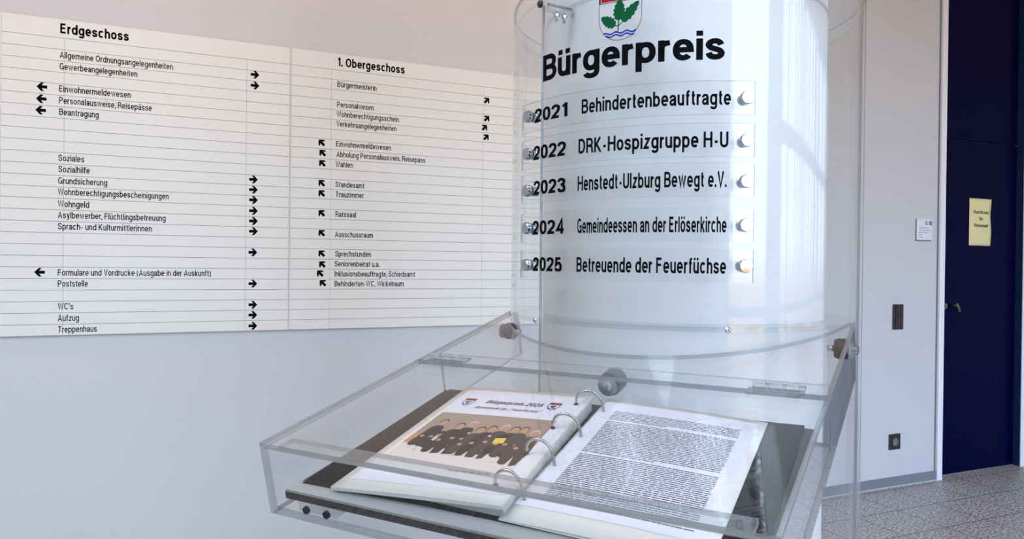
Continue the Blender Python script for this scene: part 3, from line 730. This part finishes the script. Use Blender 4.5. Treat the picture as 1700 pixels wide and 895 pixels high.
for hu in (0.022, 0.440):
    h = MB(); L = 0.052
    kbox(h, hu, hu+L, 0.262, 0.2775, 0.0003, 0.003); kbox(h, hu+0.004, hu+L+0.004, 0.2795, 0.294, 0.0003, 0.003)
    for i in range(3):
        h.cyl(((hu+0.004+i*0.0165)*K, 0.2785*K, 0.0065*K), ((hu+0.0185+i*0.0165)*K, 0.2785*K, 0.0065*K), 0.0042*K, 'bar', 14)
    h.build('hinge', lc)
# black board on small clear feet
b = MB(); kbox(b, 0.020, 0.500, 0.006, 0.318, -0.0625, -0.0552, m='board', edge=None); b.build('base_board', lc)
b = MB(); kbox(b, 0.021, 0.499, 0.0065, 0.027, -0.0550, -0.0522, m='ledge', edge='edge'); b.build('front_ledge', lc)
for fu in (0.035, 0.43):
    b = MB(); kbox(b, fu, fu+0.052, 0.008, 0.030, -0.0743, -0.0627, m='bar', edge='bar')
    for x in (0.012, 0.040): b.lathe([(0.0042*K, 0), (0.004*K, 0.003*K), (0.002*K, 0.004*K)], ((fu+x)*K, 0.0078*K, -0.0715*K), (0, -1, 0), 'rubber', 14)
    b.build('foot', lc)
for fu in (0.035, 0.43):
    b = MB(); kbox(b, fu, fu+0.052, 0.28, 0.302, -0.0743, -0.0627, m='bar', edge='bar'); b.build('foot', lc)
# mounts: two side bolts and one behind
for sgn, up in ((-1, 0.0), (1, W)):
    b = MB(); d = (-sgn, 0, 0)
    p = Vector((up-sgn*T-sgn*0.0004, 0.511 if sgn < 0 else 0.522, -0.027))*K
    b.lathe([(0.0125*K, 0), (0.0135*K, 0.002), (0.0135*K, 0.012*K), (0.0115*K, 0.016*K)], p, d, 'rubber')
    b.cyl(p+Vector(d)*0.016*K, p+Vector(d)*0.025*K, 0.004*K, 'screw'); b.build('rubber_mount', lc)
    b = MB(); p = Vector((up+sgn*0.0004, 0.511 if sgn < 0 else 0.522, -0.027))*K; d = (sgn, 0, 0)
    b.lathe([(0.012*K, 0), (0.012*K, 0.002), (0.007*K, 0.0022), (0.007*K, 0.006), (0.004*K, 0.0075)], p, d, 'chrome'); b.build('washer', lc)
b = MB(); p = Vector((0.258, 0.3283, -0.030))*K
b.lathe([(0.0145*K, 0), (0.0155*K, 0.002), (0.0155*K, 0.022*K), (0.0145*K, 0.024*K)], p, (0, 1, 0), 'grey_rubber'); b.build('rubber_mount', lc)
b = MB(); p = Vector((0.258, 0.3222, -0.030))*K
b.lathe([(0.0125*K, 0), (0.0125*K, 0.0015), (0.006*K, 0.0017), (0.0055*K, 0.0045), (0.003*K, 0.0055)], p, (0, -1, 0), 'screw'); b.build('washer', lc)

# ------------------------------------------------------------------ binder
bi = empty('ring_binder', LO, LM @ Matrix.Translation(Vector((0.25, 0.16, -0.0550))*K)); tag(bi, 'open black ring binder with printed pages lying in the clear box', 'binder')
BO = Vector((0.25, 0.16, -0.0550))
def bp(u_, v_, w_): return (Vector((u_, v_, w_))-BO)*K
def quadprism(b, c, w0, m, top, n=10, sag=0.0, thick=None):
    """sheet or stack over four top corners TL TR BL BR (u, v, w); bottom at w0 or thickness below"""
    TL, TR, BL, BR = [Vector(x) for x in c]
    A, Bt = [], []
    for j in range(n+1):
        ra, rb = [], []
        for i in range(n+1):
            s, t = i/n, j/n
            p = (TL*(1-s)+TR*s)*(1-t)+(BL*(1-s)+BR*s)*t; p.z += sag*math.sin(PI*s)*1.0
            q = Vector((p.x, p.y, p.z-thick if thick else w0))
            ra.append(b.bm.verts.new(bp(*p))); rb.append(b.bm.verts.new(bp(*q)))
        A.append(ra); Bt.append(rb)
    for j in range(n):
        for i in range(n):
            f = b.bm.faces.new((A[j+1][i], A[j+1][i+1], A[j][i+1], A[j][i])); f.material_index = b.mi(top); f.smooth = True
            f = b.bm.faces.new((Bt[j][i], Bt[j][i+1], Bt[j+1][i+1], Bt[j+1][i])); f.material_index = b.mi(m)
    ring = [(0, i) for i in range(n)]+[(j, n) for j in range(n)]+[(n, i) for i in range(n, 0, -1)]+[(j, 0) for j in range(n, 0, -1)]
    for k in range(len(ring)):
        (j, i), (j2, i2) = ring[k], ring[(k+1) % len(ring)]
        f = b.bm.faces.new((A[j][i], A[j2][i2], Bt[j2][i2], Bt[j][i])); f.material_index = b.mi(m)
def rotq(u0, u1, v0, v1, ang, w):
    """rectangle turned by ang about the binder's middle"""
    c, s_ = math.cos(ang), math.sin(ang); out = []
    for uu, vv in ((u0, v1), (u1, v1), (u0, v0), (u1, v0)):
        x, y = uu-0.25, vv-0.16; out.append((0.25+x*c-y*s_, 0.16+x*s_+y*c, w))
    return out
AN = rad(1.5)
b = MB(); quadprism(b, rotq(0.0245, 0.236, 0.0285, 0.3125, AN, -0.0518), -0.0549, 'cover', 'cover', n=2); bevelled(b.build('left_cover', bi), 0.001)
b = MB(); quadprism(b, rotq(0.238, 0.284, 0.0285, 0.3125, AN, -0.0518), -0.0549, 'cover', 'cover', n=2); bevelled(b.build('spine', bi), 0.001)
b = MB(); quadprism(b, rotq(0.286, 0.4935, 0.0285, 0.3125, AN, -0.0518), -0.0549, 'cover', 'cover', n=2); bevelled(b.build('right_cover', bi), 0.001)
b = MB(); quadprism(b, rotq(0.266, 0.280, 0.05, 0.295, AN, -0.0485), -0.0517, 'chrome', 'chrome', n=2); b.build('ring_mechanism', bi)
LQ = [(0.0560, 0.3095, -0.0460), (0.2495, 0.2975, -0.0345), (0.0745, 0.0180, -0.0460), (0.2750, 0.0260, -0.0350)]
def lift(q, d): return [(a, c, e+d) for a, c, e in q]
b = MB(); quadprism(b, lift(LQ, -0.0008), 0, 'stack', 'cream', n=10, sag=0.0005, thick=0.0030); b.build('page_stack', bi)
b = MB(); quadprism(b, [(0.135, 0.2990, -0.0455), (0.2480, 0.2925, -0.0385), (0.160, 0.036, -0.0455), (0.2710, 0.0345, -0.0390)], -0.0516, 'stack', 'stack', n=6); b.build('lower_page_stack', bi)
b = MB(); quadprism(b, LQ, 0, 'cream', 'cream', n=10, sag=0.0008, thick=0.0005); lp = b.build('left_sheet', bi)
def bil(q, s, t, d, sag=0.0008):
    TL, TR, BL, BR = [Vector(x) for x in q]
    p = (TL*(1-s)+TR*s)*(1-t)+(BL*(1-s)+BR*s)*t; return bp(p.x, p.y, p.z+d+sag*math.sin(PI*s))
def strip(q, s0, s1, t0, t1, d, b, m, n=8, sag=0.0008):
    for i in range(n):
        a, c = s0+(s1-s0)*i/n, s0+(s1-s0)*(i+1)/n
        b.face([bil(q, a, t1, d, sag), bil(q, c, t1, d, sag), bil(q, c, t0, d, sag), bil(q, a, t0, d, sag)], m)
b = MB()
for k in range(8): strip(LQ, 0.05, 0.965, 0.035+0.90*k/8, 0.035+0.90*(k+1)/8, 0.0003, b, 'paper', 10)
b.build('printed_page', lp, recalc=False)
b = MB(); D0 = 0.0005
S0, S1, TP0, TP1 = 0.075, 0.905, 0.305, 0.785
def ph(s, t): return bil(LQ, S0+(S1-S0)*s, TP0+(TP1-TP0)*t, 0)
def phpoly(pts, m, d):
    b.face([bil(LQ, S0+(S1-S0)*s, TP0+(TP1-TP0)*t, D0+d) for s, t in pts], m)
for k in range(6): strip(LQ, S0, S1, TP0+(TP1-TP0)*k/12, TP0+(TP1-TP0)*(k+1)/12, D0, b, 'ph_wall', 12)
for k in range(6, 12): strip(LQ, S0, S1, TP0+(TP1-TP0)*k/12, TP0+(TP1-TP0)*(k+1)/12, D0, b, 'ph_floor', 12)
phpoly([(0.0, 0.50), (0.10, 0.47), (0.12, 0.62), (0.0, 0.66)][::-1], 'ph_wood', 0.0001)
phpoly([(0.84, 0.52), (1.0, 0.50), (1.0, 0.72), (0.84, 0.76)][::-1], 'ph_wood', 0.0001)
def ell(cx, cy, rx, ry, n=14): return [(cx+rx*math.cos(-2*PI*i/n), cy+ry*math.sin(-2*PI*i/n)) for i in range(n)]
FIG = [(0.13, 0.20, 0, 0), (0.30, 0.25, 1, 0), (0.39, 0.20, 2, 0), (0.50, 0.30, 0, 1), (0.58, 0.26, 1, 0), (0.67, 0.22, 2, 1), (0.76, 0.24, 1, 0), (0.83, 0.23, 0, 1), (0.93, 0.28, 2, 1)]
phpoly([(0.055, 0.50), (0.09, 0.40), (0.30, 0.38), (0.62, 0.40), (0.97, 0.44), (0.99, 0.60), (0.93, 0.72), (0.84, 0.77), (0.76, 0.70), (0.66, 0.76), (0.55, 0.71), (0.44, 0.74), (0.34, 0.68), (0.22, 0.73), (0.15, 0.69), (0.06, 0.68)][::-1], 'ph_dark', 0.00011)
for i, (x, y, hr, cl_) in enumerate(FIG):
    d = 0.00012+0.00004*i; m = ('ph_dark', 'ph_dark2')[cl_]
    lo_y = 0.50+0.05*(i % 3)
    body = [(x-0.022, y+0.085), (x-0.052, y+0.115), (x-0.064, y+0.22), (x-0.072, y+0.34), (x-0.085, y+0.38), (x-0.080, y+lo_y-0.03), (x-0.052, y+lo_y), (x-0.018, y+lo_y-0.01), (x-0.004, y+0.44), (x+0.014, y+lo_y+0.01), (x+0.055, y+lo_y-0.01), (x+0.070, y+0.38), (x+0.072, y+0.34), (x+0.064, y+0.22), (x+0.052, y+0.115), (x+0.022, y+0.085)]
    phpoly(body, m, d)
    phpoly(ell(x, y+0.01, 0.036, 0.066), ('ph_hair', 'ph_hair', 'ph_pale')[hr], d+0.00001)
    phpoly(ell(x+0.003, y+0.025, 0.031, 0.056), 'ph_skin', d+0.00002)
    phpoly(ell(x-0.04, y+0.31, 0.018, 0.022), 'ph_skin', d+0.00003); phpoly(ell(x+0.04, y+0.31, 0.018, 0.022), 'ph_skin', d+0.00003)
phpoly([(0.68, 0.45), (0.76, 0.43), (0.77, 0.53), (0.69, 0.55)][::-1], 'ph_yellow', 0.0007)
for x, y in ((0.09, 0.72), (0.16, 0.76), (0.44, 0.40), (0.62, 0.42), (0.50, 0.80), (0.81, 0.84)): phpoly(ell(x, y, 0.012, 0.018, 8), 'ph_floor', 0.0007)
b.build('group_photo', lp, recalc=False)
PWm = (Vector(LQ[1])-Vector(LQ[0])).length; PHm = (Vector(LQ[2])-Vector(LQ[0])).length
def page_fn(q, s0, t0, pw, phh, d=0.0006, sag=0.0008): return lambda x, y: tuple(bil(q, s0+x/(pw*K), t0-y/(phh*K), d, sag))
text_mesh('heading', 'Bürgerpreis 2025', 0.42*PWm*K, 0.0105*K, page_fn(LQ, 0.30, 0.178, PWm, PHm), 'print_ink', lp, stroke=0.17, shear=0.25)
text_mesh('heading', 'Betreuende der „Feuerfüchse“', 0.475*PWm*K, 0.0072*K, page_fn(LQ, 0.265, 0.240, PWm, PHm), 'print_ink', lp, stroke=0.11, shear=0.25)
b = MB(); x = 0.56
while x < 0.80:
    l = random.uniform(0.02, 0.05); strip(LQ, x, x+l, 0.80, 0.812, 0.0006, b, 'text_ink', 1); x += l+0.012
b.build('caption', lp, recalc=False)
for cs, ct in ((0.165, 0.135), (0.80, 0.118)):
    b = MB()
    def cp(pts, m, d): b.face([bil(LQ, cs+x*0.088, ct+y*0.085, 0.0005+d) for x, y in pts], m)
    cp([(-0.5, 0.0), (0.5, 0.0), (0.5, 0.55), (0.3, 0.85), (0, 1), (-0.3, 0.85), (-0.5, 0.55)][::-1], 'text_ink', 0)
    cp([(-0.42, 0.30), (0.42, 0.30), (0.42, 0.52), (0.25, 0.78), (0, 0.9), (-0.25, 0.78), (-0.42, 0.52)][::-1], 'paper', 0.0001)
    cp([(-0.42, 0.05), (0.42, 0.05), (0.42, 0.22), (-0.42, 0.22)][::-1], 'red', 0.0001)
    for a in (-0.6, 0.0, 0.6):
        cp([(0.03-0.05*math.cos(a), 0.70), (0.0+0.26*math.sin(a)-0.11, 0.52), (0.30*math.sin(a), 0.33), (0.26*math.sin(a)+0.11, 0.52)][::-1], 'leafline', 0.0002)
    cp([(-0.28, 0.72), (0.28, 0.72), (0.24, 0.79), (-0.24, 0.79)][::-1], 'blue', 0.0002)
    b.build('printed_crest', lp, recalc=False)
# right page
RQ = [(0.2595, 0.3165, -0.0445), (0.4520, 0.3120, -0.0510), (0.2705, 0.0255, -0.0480), (0.4620, 0.0235, -0.0505)]
b = MB(); quadprism(b, lift(RQ, -0.0006), -0.0516, 'cream', 'cream', n=8, thick=0.001); b.build('page_stack', bi)
b = MB(); quadprism(b, RQ, 0, 'cream', 'cream', n=10, thick=0.0005, sag=0.0015); rp_ = b.build('right_sheet', bi)
b = MB()
for k in range(8): strip(RQ, 0.012, 0.955, 0.03+0.875*k/8, 0.03+0.875*(k+1)/8, 0.0003, b, 'paper', 10, 0.0015)
b.build('printed_page', rp_, recalc=False)
b = MB(); t = 0.115; ln = 0
blocks = [7, 22, 19, 6]
gaps = iter(blocks); left = next(gaps)
while t < 0.86:
    s = 0.115; end = 0.875 if left > 1 else random.uniform(0.3, 0.6)
    while s < end:
        l = min(random.choice((0.02, 0.03, 0.042, 0.055, 0.08)), end-s+0.005); strip(RQ, s, s+l, t, t+0.0048, 0.0006, b, 'text_ink', 1, 0.0015); s += l+0.006
    t += 0.0128; left -= 1
    if left <= 0:
        t += 0.011; left = next(gaps, 99)
b.build('printed_text', rp_, recalc=False)
for (lh, rh) in (((0.2400, 0.2660, -0.0343), (0.2700, 0.2776, -0.0475)), ((0.2440, 0.1945, -0.0343), (0.2725, 0.2055, -0.0478)), ((0.2460, 0.1275, -0.0343), (0.2745, 0.1340, -0.0480)), ((0.2500, 0.0575, -0.0345), (0.2775, 0.0620, -0.0482))):
    a, c = Vector(lh), Vector(rh); mid = (a+c)/2; half = (c-a)/2; b = MB(); path = []
    for i in range(25):
        q = PI*i/24; p = mid-half*math.cos(q)+Vector((0.004*math.sin(q), 0.0, 0.0225))*math.sin(q)**0.8; path.append(bp(*p))
    b.tube(path, 0.0016*K, 'chrome', 10)
    for e in (a, c): b.cyl(bp(e.x, e.y, e.z+0.0004), bp(e.x, e.y, e.z+0.0007), 0.003*K, 'dark_plastic', 12)
    b.build('ring', bi)
